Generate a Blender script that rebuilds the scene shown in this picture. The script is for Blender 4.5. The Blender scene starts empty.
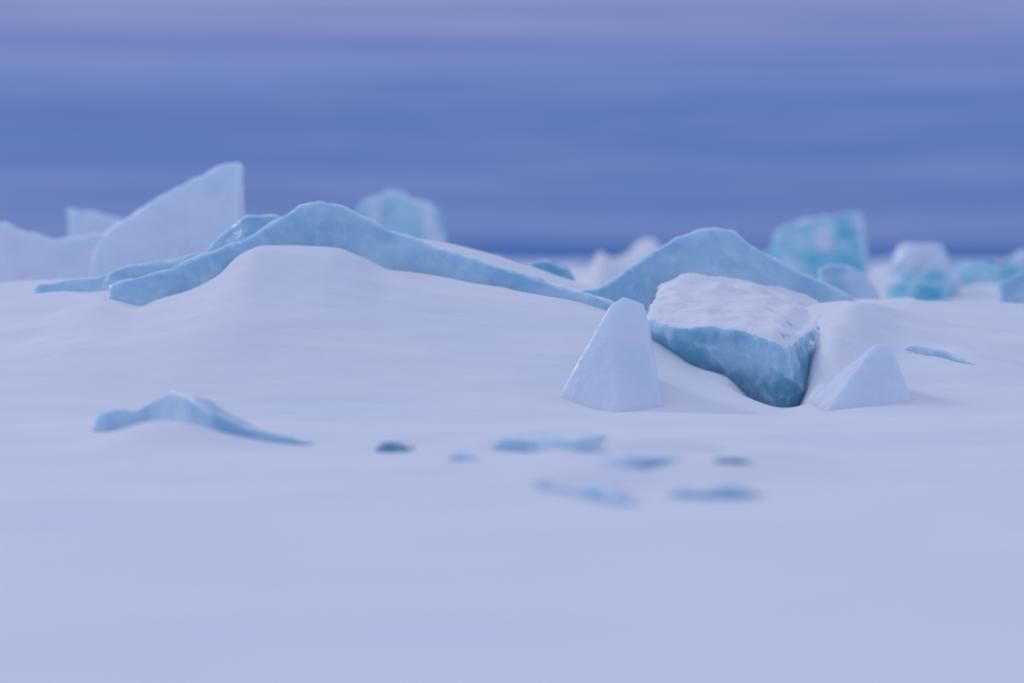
import bpy, bmesh, math, random
import numpy as np
from mathutils import Vector
random.seed(4); rng=np.random.RandomState(7)
sc=bpy.context.scene
F=2418.0; H=0.6; HOR=252.0
def W(px,py,d):
    return ((px-512)*d/F, d, H-(py-HOR)*d/F)

# ---------------- numpy value noise ----------------
_tab=rng.rand(256,256)
def vnoise(x,y):
    xi=np.floor(x).astype(int); yi=np.floor(y).astype(int)
    fx=x-xi; fy=y-yi
    fx=fx*fx*fx*(fx*(fx*6-15)+10); fy=fy*fy*fy*(fy*(fy*6-15)+10)
    a=_tab[xi%256,yi%256]; b=_tab[(xi+1)%256,yi%256]
    c=_tab[xi%256,(yi+1)%256]; d=_tab[(xi+1)%256,(yi+1)%256]
    return (a*(1-fx)+b*fx)*(1-fy)+(c*(1-fx)+d*fx)*fy-0.5
def fbm(x,y,o=4):
    s=0;a=1.0
    for i in range(o):
        s=s+a*vnoise(x*2**i+17.3*i,y*2**i+5.1*i); a*=0.5
    return s
def sst(t):
    t=np.clip(t,0,1); return t*t*(3-2*t)

# ---------------- snow field ----------------
line=[(-700,330,11.5),(-300,300,11.0),(0,292,10.7),(60,288,10.6),(110,296,10.2),(145,307,10.1),(180,294,10.15),(210,280,10.2),(240,258,10.3),(262,247,10.35),
 (300,245,10.45),(340,250,10.45),(390,275,10.4),(440,283,10.35),(500,292,10.3),(560,303,10.2),(610,317,10.1),(650,342,9.85),
 (700,370,9.65),(735,380,9.5),(760,400,9.4),(775,416,9.4),(798,416,9.4),(808,397,9.45),(814,358,9.6),(828,330,9.8),(850,315,10.2),(885,309,10.8),(930,306,11.3),(1024,303,11.8),(1300,305,12.0),(1800,330,12)]
LX=np.array([W(*p)[0] for p in line]); LZ=np.array([W(*p)[2] for p in line]); LD=np.array([p[2] for p in line])
gx=np.linspace(-9,9,1801)
def gsm(v,s):
    k=np.exp(-0.5*(np.arange(-150,151)*0.01/s)**2); k/=k.sum()
    return np.convolve(np.pad(v,150,mode='edge'),k,mode='valid')
GZ=np.interp(gx,LX,LZ); GZf=gsm(GZ,0.015); GZs=gsm(GZ,0.24); GD=gsm(np.interp(gx,LX,LD),0.03)
back=[(-700,330),(-300,300),(0,280),(110,275),(200,262),(260,240),(320,222),(350,222),(400,238),(440,243),(500,258),(560,281),(600,291),(650,300),(760,300),(860,305),(1024,300),(1400,305)]
BX=np.array([(p[0]-512)*11.2/F for p in back]); BZ=np.array([H-(p[1]-HOR)*11.2/F for p in back])
GB=gsm(np.interp(gx,BX,BZ),0.05)
def terr(x,y):
    x=np.asarray(x,float); y=np.asarray(y,float)
    w=0.07*fbm(x*3.1,y*3.1,4)*(1-sst((x-0.9)/0.2)*(1-sst((x-1.5)/0.2))*0.6)
    R=np.interp(x+w,gx,GD)
    foot=np.interp(x,[-3,-1.6,0,0.9,1.3,2.5],[8.0,8.3,8.7,8.9,8.7,8.3])
    t=(y-foot)/(R-foot)
    q=sst((t-0.35)/0.6)
    LZx=np.interp(x+w,gx,GZf)*q+np.interp(x,gx,GZs)*(1-q)
    Bz=np.interp(x,gx,GB)
    front=LZx*(0.5*sst(t)+0.5*np.clip(t,0,1)**1.5)
    t2=sst((y-R-0.05)/(11.2-R))
    mid=LZx*(1-t2)+Bz*t2
    t3=sst((y-11.35)/2.3)
    rear=0.16+0.10*sst((x-0.5)/3)
    hgt=np.where(y<R,front,mid)*(1-t3)+rear*t3
    far=sst((y-13)/5)*(1-sst((y-35)/60))
    hgt=np.where(y>13.65,rear*(1-sst((y-30)/50)),hgt)
    side=1-sst((np.abs(x)-7)/10)
    hgt=hgt*np.where(y<40,0.35+0.65*side,1)
    hgt=hgt+far*(0.22*fbm(x*0.75+3,y*0.5,4)+0.03)
    near=1-sst((y-20)/40)
    blk=1-0.95*np.exp(-((x-0.9)/0.65)**2-((y-9.1)/0.45)**2)
    hgt=hgt+near*blk*(0.040*fbm(x*0.6+9,y*1.1+2,2)+0.022*fbm(x*1.5+1,y*3.4,3))*np.clip((y)/5,0.2,1)
    def g(px,d,h,sx,sy,r=0):
        cx=(px-512)*d/F; dx=x-cx; dy=y-d
        c_,s_=math.cos(r),math.sin(r)
        return h*np.exp(-((dx*c_+dy*s_)/sx)**2-((-dx*s_+dy*c_)/sy)**2)
    hgt=hgt+g(165,7.50,0.085,0.22,0.28)
    hgt=hgt+g(545,7.40,0.055,0.26,0.08,-0.1)+g(640,7.1,0.060,0.34,0.10,0.15)+g(770,6.85,0.055,0.2,0.09)+g(725,6.2,0.035,0.22,0.07)+g(585,6.15,0.04,0.20,0.08,-0.25)+g(400,7.65,0.035,0.2,0.09)+g(690,6.6,0.04,0.4,0.07)
    hgt=hgt+g(975,9.8,0.07,0.22,0.30)-g(785,9.2,0.03,0.12,0.3)-g(600,9.1,0.02,0.2,0.3)
    hgt=hgt+g(856,10.25,0.028,0.16,0.40,0.15)
    for (px,d,h,sx,sy) in [(490,19,0.36,0.38,0.8),(600,20,0.38,0.22,0.9),(645,20.5,0.42,0.26,0.9),(690,20,0.25,0.25,0.8),(450,17,0.35,0.25,0.7),(880,19,0.12,1.2,1.0),(1000,17,0.12,0.6,0.8)]:
        k=fbm(x*3+7,y*2,4)
        hgt=hgt+g(px,d,h,sx,sy)*(1+0.6*k)
    return hgt
def axis(lo,hi,step,far,gr):
    a=list(np.arange(lo,hi,step)); s=step; v=a[-1]
    while v<far:
        s*=gr; v+=s; a.append(v)
    s=step; v=a[0]; pre=[]
    while v>-far:
        s*=1.12; v-=s; pre.append(v)
    return np.array(pre[::-1]+a)
xs=axis(-3.6,3.8,0.022,6000,1.09); ys=axis(4.0,13.8,0.026,9000,1.02)
X,Y=np.meshgrid(xs,ys); Z=terr(X,Y)
Z=np.where((np.abs(X)>300)|(np.abs(Y)>170),0,Z)
Z=np.where(Y>140+10*np.sin(X*0.03),-0.6,Z)
nx,ny=len(xs),len(ys)
co=np.stack([X.ravel(),Y.ravel(),Z.ravel()],1)
ii=np.arange(nx*ny).reshape(ny,nx)
f=np.stack([ii[:-1,:-1],ii[:-1,1:],ii[1:,1:],ii[1:,:-1]],-1).reshape(-1,4)
me=bpy.data.meshes.new("snow_field"); me.from_pydata(co.tolist(),[],f.tolist()); me.update()
me.polygons.foreach_set("use_smooth",[True]*len(me.polygons))
snow=bpy.data.objects.new("snow_field",me); sc.collection.objects.link(snow)

def hit(px,py):
    ds=np.arange(3.5,30,0.01)
    z=H-(py-HOR)*ds/F
    t=terr((px-512)*ds/F,ds)
    k=np.argmax(z<t)
    return float(ds[k])

# ---------------- materials ----------------
def new_mat(n):
    m=bpy.data.materials.new(n); m.use_nodes=True; nt=m.node_tree
    return m,nt,nt.nodes,nt.links,nt.nodes["Principled BSDF"]
SNOW=(0.83,0.845,0.87,1)
def noise(N,L,co,scale,detail=4,rough=0.5,dist=0):
    n=N.new("ShaderNodeTexNoise"); n.inputs["Scale"].default_value=scale; n.inputs["Detail"].default_value=detail
    n.inputs["Roughness"].default_value=rough; n.inputs["Distortion"].default_value=dist
    L.new(co,n.inputs["Vector"]); return n.outputs["Fac"]
def mapped(N,L,co,s,rot=(0,0,0),loc=(0,0,0)):
    m=N.new("ShaderNodeMapping"); m.inputs["Scale"].default_value=s; m.inputs["Rotation"].default_value=rot; m.inputs["Location"].default_value=loc
    L.new(co,m.inputs["Vector"]); return m.outputs["Vector"]
def mrange(N,L,v,a,b,c=0,d=1):
    r=N.new("ShaderNodeMapRange"); r.interpolation_type='SMOOTHSTEP'
    for k,q in zip(("From Min","From Max","To Min","To Max"),(a,b,c,d)): r.inputs[k].default_value=q
    L.new(v,r.inputs["Value"]); return r.outputs["Result"]
def math_(N,L,op,a,b):
    m=N.new("ShaderNodeMath"); m.operation=op
    for i,v in enumerate((a,b)):
        if isinstance(v,(int,float)): m.inputs[i].default_value=v
        else: L.new(v,m.inputs[i])
    return m.outputs[0]
def mixc(N,L,fac,a,b):
    m=N.new("ShaderNodeMix"); m.data_type='RGBA'
    if isinstance(fac,(int,float)): m.inputs[0].default_value=fac
    else: L.new(fac,m.inputs[0])
    for i,v in ((6,a),(7,b)):
        if isinstance(v,tuple): m.inputs[i].default_value=v
        else: L.new(v,m.inputs[i])
    return m.outputs[2]

ms,nt,N,L,P=new_mat("snow")
tc=N.new("ShaderNodeTexCoord").outputs["Object"]
n1=noise(N,L,mapped(N,L,tc,(0.6,1.5,1)),1.5,4)
c=mixc(N,L,mrange(N,L,n1,0.3,0.7),(0.77,0.815,0.85,1),(0.84,0.855,0.87,1))
L.new(c,P.inputs["Base Color"])
P.inputs["Roughness"].default_value=0.75; P.inputs["Specular IOR Level"].default_value=0.2
b1=noise(N,L,mapped(N,L,tc,(1,2.0,1)),4,5,0.52)
b2=noise(N,L,tc,90,2,0.6)
bb=math_(N,L,'ADD',b1,math_(N,L,'MULTIPLY',b2,0.06))
bu=N.new("ShaderNodeBump"); bu.inputs["Strength"].default_value=0.4; bu.inputs["Distance"].default_value=0.03
L.new(bb,bu.inputs["Height"]); L.new(bu.outputs[0],P.inputs["Normal"])
me.materials.append(ms)

def ice_mat(name,deep,pale,frost,lo=0.84,hi=0.99,patch=0.0,edge=0.5,bump=0.4,sss=0.6,upn=0.35,shift=0.0,rough=0.22,base=None):
    m,nt,N,L,P=new_mat(name)
    tc=N.new("ShaderNodeTexCoord").outputs["Object"]
    geo=N.new("ShaderNodeNewGeometry"); sep=N.new("ShaderNodeSeparateXYZ"); L.new(geo.outputs["Normal"],sep.inputs[0])
    nA=noise(N,L,mapped(N,L,tc,(1,1,1.6),(0,0.3,0)),2.2,2,0.5,0.6)
    nB=noise(N,L,mapped(N,L,tc,(1.6,1.6,1),(0,0.6,0.2)),11,5,0.60,0.5)
    nC=noise(N,L,tc,70,3,0.7)
    col=mixc(N,L,mrange(N,L,math_(N,L,'ADD',nA,math_(N,L,'MULTIPLY',nB,0.2)),0.44-shift,0.80-shift),deep,pale)
    if base:   # darker teal toward the foot of the block
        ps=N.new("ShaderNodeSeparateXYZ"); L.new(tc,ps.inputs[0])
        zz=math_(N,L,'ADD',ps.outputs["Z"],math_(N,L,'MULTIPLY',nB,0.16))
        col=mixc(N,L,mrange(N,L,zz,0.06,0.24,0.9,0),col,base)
    pt=mrange(N,L,geo.outputs["Pointiness"],0.50,0.55,0,edge)
    col=mixc(N,L,pt,col,(0.70,0.86,0.92,1))  # pale rims painted into the colour, imitating light through thin edges
    fr=mrange(N,L,math_(N,L,'ADD',math_(N,L,'MULTIPLY',nB,0.65),math_(N,L,'MULTIPLY',nC,0.35)),0.46,0.64,frost*0.6,min(1,frost*1.4))
    col=mixc(N,L,fr,col,(0.76,0.83,0.89,1))
    if patch>0:
        pn=noise(N,L,tc,2.6,3,0.55,0.4)
        col=mixc(N,L,mrange(N,L,pn,0.62-patch*0.3,0.78-patch*0.3,0,0.9),col,(0.77,0.83,0.88,1))
    up=math_(N,L,'ADD',sep.outputs["Z"],math_(N,L,'MULTIPLY',math_(N,L,'SUBTRACT',nB,0.5),upn))
    mask=mrange(N,L,up,lo,hi)
    col=mixc(N,L,mask,col,SNOW)
    L.new(col,P.inputs["Base Color"])
    L.new(mrange(N,L,mask,0,1,rough,0.8),P.inputs["Roughness"])
    P.inputs["IOR"].default_value=1.31
    P.inputs["Subsurface Weight"].default_value=sss; P.inputs["Subsurface Radius"].default_value=(0.3,0.8,1.0); P.inputs["Subsurface Scale"].default_value=0.09
    bu=N.new("ShaderNodeBump"); bu.inputs["Strength"].default_value=bump; bu.inputs["Distance"].default_value=0.018
    L.new(math_(N,L,'ADD',math_(N,L,'ADD',nB,math_(N,L,'MULTIPLY',nC,0.12)),math_(N,L,'MULTIPLY',nA,1.4)),bu.inputs["Height"])
    L.new(bu.outputs[0],P.inputs["Normal"])
    return m
ICE=ice_mat("blue_ice",(0.26,0.53,0.69,1),(0.48,0.72,0.84,1),0.18,edge=0.75)
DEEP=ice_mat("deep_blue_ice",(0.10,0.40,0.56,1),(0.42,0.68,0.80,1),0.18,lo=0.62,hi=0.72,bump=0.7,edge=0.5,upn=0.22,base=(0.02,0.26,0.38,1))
SOFT=ice_mat("drifted_ice",(0.27,0.50,0.66,1),(0.54,0.72,0.83,1),0.2)
FROST=ice_mat("frosted_ice",(0.64,0.77,0.85,1),(0.78,0.84,0.90,1),0.75,edge=0.9,bump=0.45)
TEAL=ice_mat("turquoise_ice",(0.08,0.54,0.68,1),(0.46,0.80,0.87,1),0.15,0.6,0.95,patch=0.50)

# ---------------- ice builders ----------------
tx1=bpy.data.textures.new("ice_relief","CLOUDS"); tx1.noise_scale=0.18; tx1.noise_depth=3
tx2=bpy.data.textures.new("ice_chip","VORONOI"); tx2.noise_scale=0.12
tx3=bpy.data.textures.new("ice_lump","CLOUDS"); tx3.noise_scale=0.35; tx3.noise_depth=3
def finish(name,me,mat,vox,amp,big=0):
    ob=bpy.data.objects.new(name,me); sc.collection.objects.link(ob)
    me.materials.append(mat)
    r=ob.modifiers.new("remesh","REMESH"); r.mode='VOXEL'; r.voxel_size=vox; r.use_smooth_shade=True
    s=ob.modifiers.new("smooth","SMOOTH"); s.factor=0.5; s.iterations=1
    if big:
        d=ob.modifiers.new("lumps","DISPLACE"); d.texture=tx3; d.strength=big; d.mid_level=0.5; d.texture_coords='GLOBAL'
    d=ob.modifiers.new("relief","DISPLACE"); d.texture=tx1; d.strength=amp; d.mid_level=0.5; d.texture_coords='GLOBAL'
    d=ob.modifiers.new("chips","DISPLACE"); d.texture=tx2; d.strength=amp*0.7; d.mid_level=0.4; d.texture_coords='GLOBAL'
    return ob
def loft(name,cols,mat,vox=0.012,amp=0.025,big=0):
    bm=bmesh.new(); rings=[]
    for c in cols: rings.append([bm.verts.new(p) for p in c])
    k=len(rings[0])
    for a,b in zip(rings[:-1],rings[1:]):
        for i in range(k): 
            j=(i+1)%k; bm.faces.new((a[i],a[j],b[j],b[i]))
    bm.faces.new(rings[0][::-1]); bm.faces.new(rings[-1])
    bmesh.ops.recalc_face_normals(bm,faces=bm.faces)
    bmesh.ops.triangulate(bm,faces=bm.faces)
    me=bpy.data.meshes.new(name); bm.to_mesh(me); bm.free()
    return finish(name,me,mat,vox,amp,big)
def slab(name,tops,mat,drop=0.35,lean=0.25,thick=0.28,backdrop=0.10,vox=0.012,amp=0.025,big=0):
    cols=[]
    for px,py,d in tops:
        x,y,z=W(px,py,d)
        cols.append([(x,y-lean,z-drop),(x,y,z),(x+0.01,y+0.05,z-0.005),(x+0.05,y+thick,z-backdrop),(x+0.05,y+thick+0.05,z-drop-0.05)])
    return loft(name,cols,mat,vox,amp,big)
def hull(name,pts,mat,vox=0.007,amp=0.008):
    bm=bmesh.new()
    for p in pts: bm.verts.new(W(*p))
    r=bmesh.ops.convex_hull(bm,input=bm.verts)
    bmesh.ops.delete(bm,geom=list(set(g for g in r["geom_interior"] if isinstance(g,bmesh.types.BMVert))),context='VERTS')
    bmesh.ops.recalc_face_normals(bm,faces=bm.faces)
    me=bpy.data.meshes.new(name); bm.to_mesh(me); bm.free()
    return finish(name,me,mat,vox,amp)

# main ridge
slab("ice_ridge",[(108,286,10.25),(125,278,10.28),(160,270,10.35),(200,256,10.45),(240,240,10.55),(262,229,10.6),(283,216,10.65),(300,205,10.7),(320,199,10.7),(345,206,10.7),
  (365,219,10.68),(400,234,10.65),(430,247,10.6),(470,258,10.55),(520,273,10.5),(560,287,10.42),(600,298,10.35),(625,306,10.3)],ICE,drop=0.42,lean=0.30,thick=0.35,backdrop=0.12,amp=0.028)
slab("ice_ridge",[(35,284,10.9),(70,279,10.9),(100,276,10.9),(130,264,10.9),(170,261,10.95),(205,250,10.95),(222,232,11.0),(245,215,11.0),(270,215,11.0),(292,222,11.0)],ICE,drop=0.3,lean=0.25,thick=0.3,backdrop=0.02)
slab("ice_ridge",[(568,293,10.7),(600,287,10.75),(630,266,10.85),(655,250,10.95),(675,237,11.0),(695,230,11.0),(715,228,11.0),(735,232,11.0),(755,246,11.0),(785,265,11.0),(820,283,11.0),(858,301,11.0),(872,312,11.0)],ICE,drop=0.5,lean=0.34,thick=0.3,backdrop=0.1,amp=0.026)
# tilted block under snow
cols=[]
for (pf,yb,yt,df,pb,ybk,dbk) in [(648,350,314,9.85,660,284,10.75),(668,366,318,9.75,682,274,10.8),(705,385,321,9.65,722,276,10.85),(742,400,326,9.55,762,285,10.85),(772,420,333,9.45,804,294,10.85),(790,428,345,9.45,822,302,10.85),(801,428,358,9.50,836,308,10.6),(810,428,380,9.64,838,322,10.3)]:
    a=W(pf-6,yb+14,df+0.12); a2=W(pf+2,(yb*0.4+yt*0.6),df-0.05); b=W(pf,yt+7,df-0.02); b2=W(pf,yt,df+0.04); c=W(pb,ybk,dbk); e=(c[0],c[1]+0.05,c[2]-0.4)
    cols.append([a,a2,b,b2,c,e])
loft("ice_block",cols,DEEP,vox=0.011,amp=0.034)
# shards standing in the snow
hull("ice_shard",[(550,414,9.1),(555,405,9.12),(664,413,9.02),(618,417,8.94),(640,400,9.5),(585,400,9.5),(576,364,9.18),(610,306,9.25),(622,297,9.27),(644,304,9.28),(651,335,9.25),(628,299,9.34)],FROST)
hull("ice_shard",[(790,416,9.1),(820,420,8.85),(919,418,8.95),(905,404,9.3),(841,371,9.17),(874,345,9.16),(886,344,9.18),(896,357,9.14),(870,395,9.5)],FROST)
# tall white fin on the left
cols=[]
for px,py in [(92,250),(108,230),(128,215),(158,196),(190,179),(222,165),(236,161),(240,163),(240,205)]:
    x,y,z=W(px,py,13.0); t=max(0,min(1,(px-90)/150.))
    cols.append([(x-0.02,y-0.42+0.2*t,-0.1),(x-0.01,y-0.13,z*0.55),(x,y,z),(x+0.01,y+0.05,z-0.01),(x+0.03,y+0.3,-0.1)])
loft("ice_fin",cols,FROST,vox=0.016,amp=0.028)
slab("ice_slab",[(-80,232,13.6),(-30,226,13.6),(4,222,13.6),(22,232,13.6),(55,238,13.6),(100,234,13.6),(150,228,13.6),(200,242,13.5)],FROST,drop=0.7,lean=0.5,thick=0.5,backdrop=0.1,vox=0.02,amp=0.03,big=0.06)
slab("ice_slab",[(66,206,16),(90,211,16),(125,220,16)],FROST,drop=0.8,lean=0.1,thick=0.3,vox=0.025)
# far ice
slab("ice_slab",[(350,215,17),(360,200,17),(385,190,17),(405,194,17),(432,202,17),(436,228,17)],TEAL,drop=0.9,lean=0.15,thick=0.5,vox=0.022,amp=0.04,big=0.12)
slab("ice_slab",[(770,250,19),(778,230,19),(805,220,19),(860,210,19),(863,220,19),(863,240,19)],TEAL,drop=0.9,lean=0.5,thick=0.4,vox=0.022,amp=0.04,big=0.10)
slab("ice_slab",[(887,280,17),(895,252,17),(907,239,17),(925,245,17),(943,243,17),(948,262,17),(956,278,17)],TEAL,drop=0.9,lean=0.5,thick=0.4,vox=0.022,amp=0.06,big=0.12)
slab("ice_slab",[(945,276,18),(962,262,18),(985,258,18),(1003,266,18),(1020,252,18),(1045,247,18),(1075,262,18)],TEAL,drop=0.9,lean=0.5,thick=0.4,vox=0.022,amp=0.05,big=0.14)
slab("ice_slab",[(818,269,13),(828,264,13),(850,265,13),(866,275,13),(878,290,13)],SOFT,drop=0.3,lean=0.25,thick=0.2,amp=0.02)
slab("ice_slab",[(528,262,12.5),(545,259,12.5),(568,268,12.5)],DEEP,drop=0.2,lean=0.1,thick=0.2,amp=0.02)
slab("ice_slab",[(998,284,14),(1020,272,14),(1050,276,14)],SOFT,drop=0.3,lean=0.2,thick=0.2,amp=0.02)
# low foreground ice: (px, top, snow contact)
def low(cols,mat,th=0.10,vox=0.008,amp=0.010):
    ds=[hit(c[0],c[2]) for c in cols]
    a=np.array(ds); k=np.median(a); a=np.clip(a,k-0.25,k+0.25)
    ds=list(np.convolve(np.pad(a,1,mode='edge'),[0.25,0.5,0.25],mode='valid'))
    return slab("ice_slab",[(c[0],c[1],d+0.03) for c,d in zip(cols,ds)],mat,drop=0.09,lean=0.05,thick=th,backdrop=0.02,vox=vox,amp=amp)
low([(92,428,433),(97,413,433),(115,409,424),(135,410,420),(150,402,416),(172,392,417),(190,397,424),(210,411,430),(240,425,436),(270,433,444),(300,440,448),(318,446,450)],SOFT,th=0.14)
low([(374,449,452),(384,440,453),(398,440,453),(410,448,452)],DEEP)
low([(444,459,461),(458,453,462),(472,459,462)],SOFT)
low([(490,447,449),(505,440,452),(530,438,449),(550,433,454),(575,438,453),(588,436,456),(604,450,452)],SOFT,th=0.3,amp=0.018)
low([(590,462,464),(630,456,464),(680,458,465),(700,463,465)],SOFT,th=0.2,amp=0.015)
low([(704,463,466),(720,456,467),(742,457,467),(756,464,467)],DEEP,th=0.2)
low([(664,497,499),(680,489,500),(700,492,500),(725,485,501),(752,491,499),(775,497,498)],SOFT,th=0.25,amp=0.016)
low([(531,485,488),(540,476,490),(552,486,494),(575,485,496),(600,484,501),(612,492,505),(639,507,509)],SOFT,th=0.2,amp=0.016)
low([(905,346,351),(918,344,353),(945,350,361),(965,360,367),(978,366,369)],SOFT,th=0.2)

# rubble belt in the distance, one object
bm=bmesh.new()
for i in range(170):
    d=random.uniform(21,70); x=random.uniform(-0.5,0.5)*d*1.0
    if abs(x/d*F+512-545)<50 : continue
    s=random.uniform(0.08,0.28)*(d/30)**0.5
    z=float(terr(x,d)); R=[Vector((random.gauss(0,1),random.gauss(0,1),random.gauss(0,0.8))) for _ in range(11)]
    vs=[bm.verts.new((x+v.x*s,d+v.y*s,z+v.z*s*0.7)) for v in R]
    r=bmesh.ops.convex_hull(bm,input=vs)
    dead=[g for g in r["geom_interior"] if isinstance(g,bmesh.types.BMVert)]
    bmesh.ops.delete(bm,geom=dead,context='VERTS')
bmesh.ops.recalc_face_normals(bm,faces=bm.faces)
me2=bpy.data.meshes.new("ice_rubble"); bm.to_mesh(me2); bm.free(); me2.materials.append(FROST)
rb=bpy.data.objects.new("ice_rubble",me2); sc.collection.objects.link(rb)

# open water beyond the ice edge
bm=bmesh.new()
v=[bm.verts.new(p) for p in [(-6000,125,-0.12),(6000,125,-0.12),(6000,8500,-0.12),(-6000,8500,-0.12)]]; bm.faces.new(v)
mw=bpy.data.meshes.new("water"); bm.to_mesh(mw); bm.free()
wo=bpy.data.objects.new("water",mw); sc.collection.objects.link(wo)
m,nt,N,L,P=new_mat("open_water")
P.inputs["Base Color"].default_value=(0.05,0.18,0.46,1); P.inputs["Roughness"].default_value=0.7; P.inputs["Specular IOR Level"].default_value=0.05
tc=N.new("ShaderNodeTexCoord").outputs["Object"]
bu=N.new("ShaderNodeBump"); bu.inputs["Strength"].default_value=0.6; bu.inputs["Distance"].default_value=0.3
L.new(noise(N,L,tc,0.4,4),bu.inputs["Height"]); L.new(bu.outputs[0],P.inputs["Normal"]); mw.materials.append(m)

# distant shore
bm=bmesh.new(); prev=None
for i in range(200):
    a=math.radians(-60+120*i/199); r=4200
    h=18+8*float(fbm(np.array(i*0.09),np.array(3.0),4))
    lo=bm.verts.new((r*math.sin(a),r*math.cos(a),-2)); hi=bm.verts.new(((r+150)*math.sin(a),(r+150)*math.cos(a),h)); bk=bm.verts.new(((r+500)*math.sin(a),(r+500)*math.cos(a),-2))
    if prev: bm.faces.new((prev[0],lo,hi,prev[1])); bm.faces.new((prev[1],hi,bk,prev[2]))
    prev=(lo,hi,bk)
me3=bpy.data.meshes.new("distant_hills"); bm.to_mesh(me3); bm.free()
hl=bpy.data.objects.new("distant_hills",me3); sc.collection.objects.link(hl)
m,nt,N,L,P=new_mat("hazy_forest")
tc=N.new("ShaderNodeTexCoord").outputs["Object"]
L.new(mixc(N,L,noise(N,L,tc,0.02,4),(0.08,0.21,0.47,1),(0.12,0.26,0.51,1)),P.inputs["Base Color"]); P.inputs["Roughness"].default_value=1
me3.materials.append(m)

# ---------------- sky ----------------
EL=math.radians(32); AZ=math.radians(-50)
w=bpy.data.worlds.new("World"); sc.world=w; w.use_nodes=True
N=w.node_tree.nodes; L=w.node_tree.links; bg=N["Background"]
tc=N.new("ShaderNodeTexCoord").outputs["Generated"]
sky=N.new("ShaderNodeTexSky"); sky.sky_type='NISHITA'; sky.sun_disc=False; sky.sun_elevation=EL; sky.sun_rotation=AZ
sep=N.new("ShaderNodeSeparateXYZ"); L.new(tc,sep.inputs[0])
nz=noise(N,L,mapped(N,L,tc,(2.5,2.5,40)),1.6,5,0.6,0.5)
nz2=noise(N,L,mapped(N,L,tc,(4,4,120),loc=(1.3,0,2.2)),1.6,5,0.62,0.3)
nz3=noise(N,L,mapped(N,L,tc,(2.5,2.5,200),loc=(0.4,0,5)),1.0,4,0.6,0.3)
zz=math_(N,L,'ADD',sep.outputs["Z"],math_(N,L,'MULTIPLY',math_(N,L,'SUBTRACT',nz,0.5),0.022))
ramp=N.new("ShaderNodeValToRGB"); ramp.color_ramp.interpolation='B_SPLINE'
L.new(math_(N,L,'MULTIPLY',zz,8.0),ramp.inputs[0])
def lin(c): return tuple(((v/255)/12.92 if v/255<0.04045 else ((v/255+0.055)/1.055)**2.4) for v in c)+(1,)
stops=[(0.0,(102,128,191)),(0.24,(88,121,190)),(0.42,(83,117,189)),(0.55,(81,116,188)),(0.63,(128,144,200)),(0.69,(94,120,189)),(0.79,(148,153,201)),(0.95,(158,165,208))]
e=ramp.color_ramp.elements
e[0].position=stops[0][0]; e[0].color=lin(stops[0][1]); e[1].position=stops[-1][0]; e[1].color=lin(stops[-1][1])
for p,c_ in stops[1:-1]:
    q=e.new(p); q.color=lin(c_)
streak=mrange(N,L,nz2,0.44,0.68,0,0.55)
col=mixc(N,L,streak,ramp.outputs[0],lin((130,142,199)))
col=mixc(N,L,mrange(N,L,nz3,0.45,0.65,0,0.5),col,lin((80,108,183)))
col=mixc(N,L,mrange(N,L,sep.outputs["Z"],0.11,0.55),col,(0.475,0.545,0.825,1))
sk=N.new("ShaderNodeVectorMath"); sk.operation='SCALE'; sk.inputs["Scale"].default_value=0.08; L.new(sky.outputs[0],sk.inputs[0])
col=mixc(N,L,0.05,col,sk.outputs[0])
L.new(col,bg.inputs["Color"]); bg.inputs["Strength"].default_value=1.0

sd=bpy.data.lights.new("sun","SUN"); sd.energy=0.65; sd.angle=math.radians(12); sd.color=(1.0,0.91,0.88)
so=bpy.data.objects.new("sun",sd); sc.collection.objects.link(so)
dirv=Vector((math.sin(AZ)*math.cos(EL),math.cos(AZ)*math.cos(EL),math.sin(EL)))
so.rotation_euler=dirv.to_track_quat('Z','Y').to_euler()

# ---------------- camera ----------------
cd=bpy.data.cameras.new("camera"); cam=bpy.data.objects.new("camera",cd); sc.collection.objects.link(cam); sc.camera=cam
cam.location=(0,0,H); cam.rotation_euler=(math.radians(90),0,0)
cd.lens=F/1024*36; cd.sensor_width=36; cd.shift_y=(HOR-341.5)/1024; cd.clip_end=20000; cd.clip_start=0.05
cd.dof.use_dof=True; cd.dof.focus_distance=9.7; cd.dof.aperture_fstop=0.9
sc.view_settings.view_transform='Standard'; sc.view_settings.look='None'; sc.view_settings.exposure=0
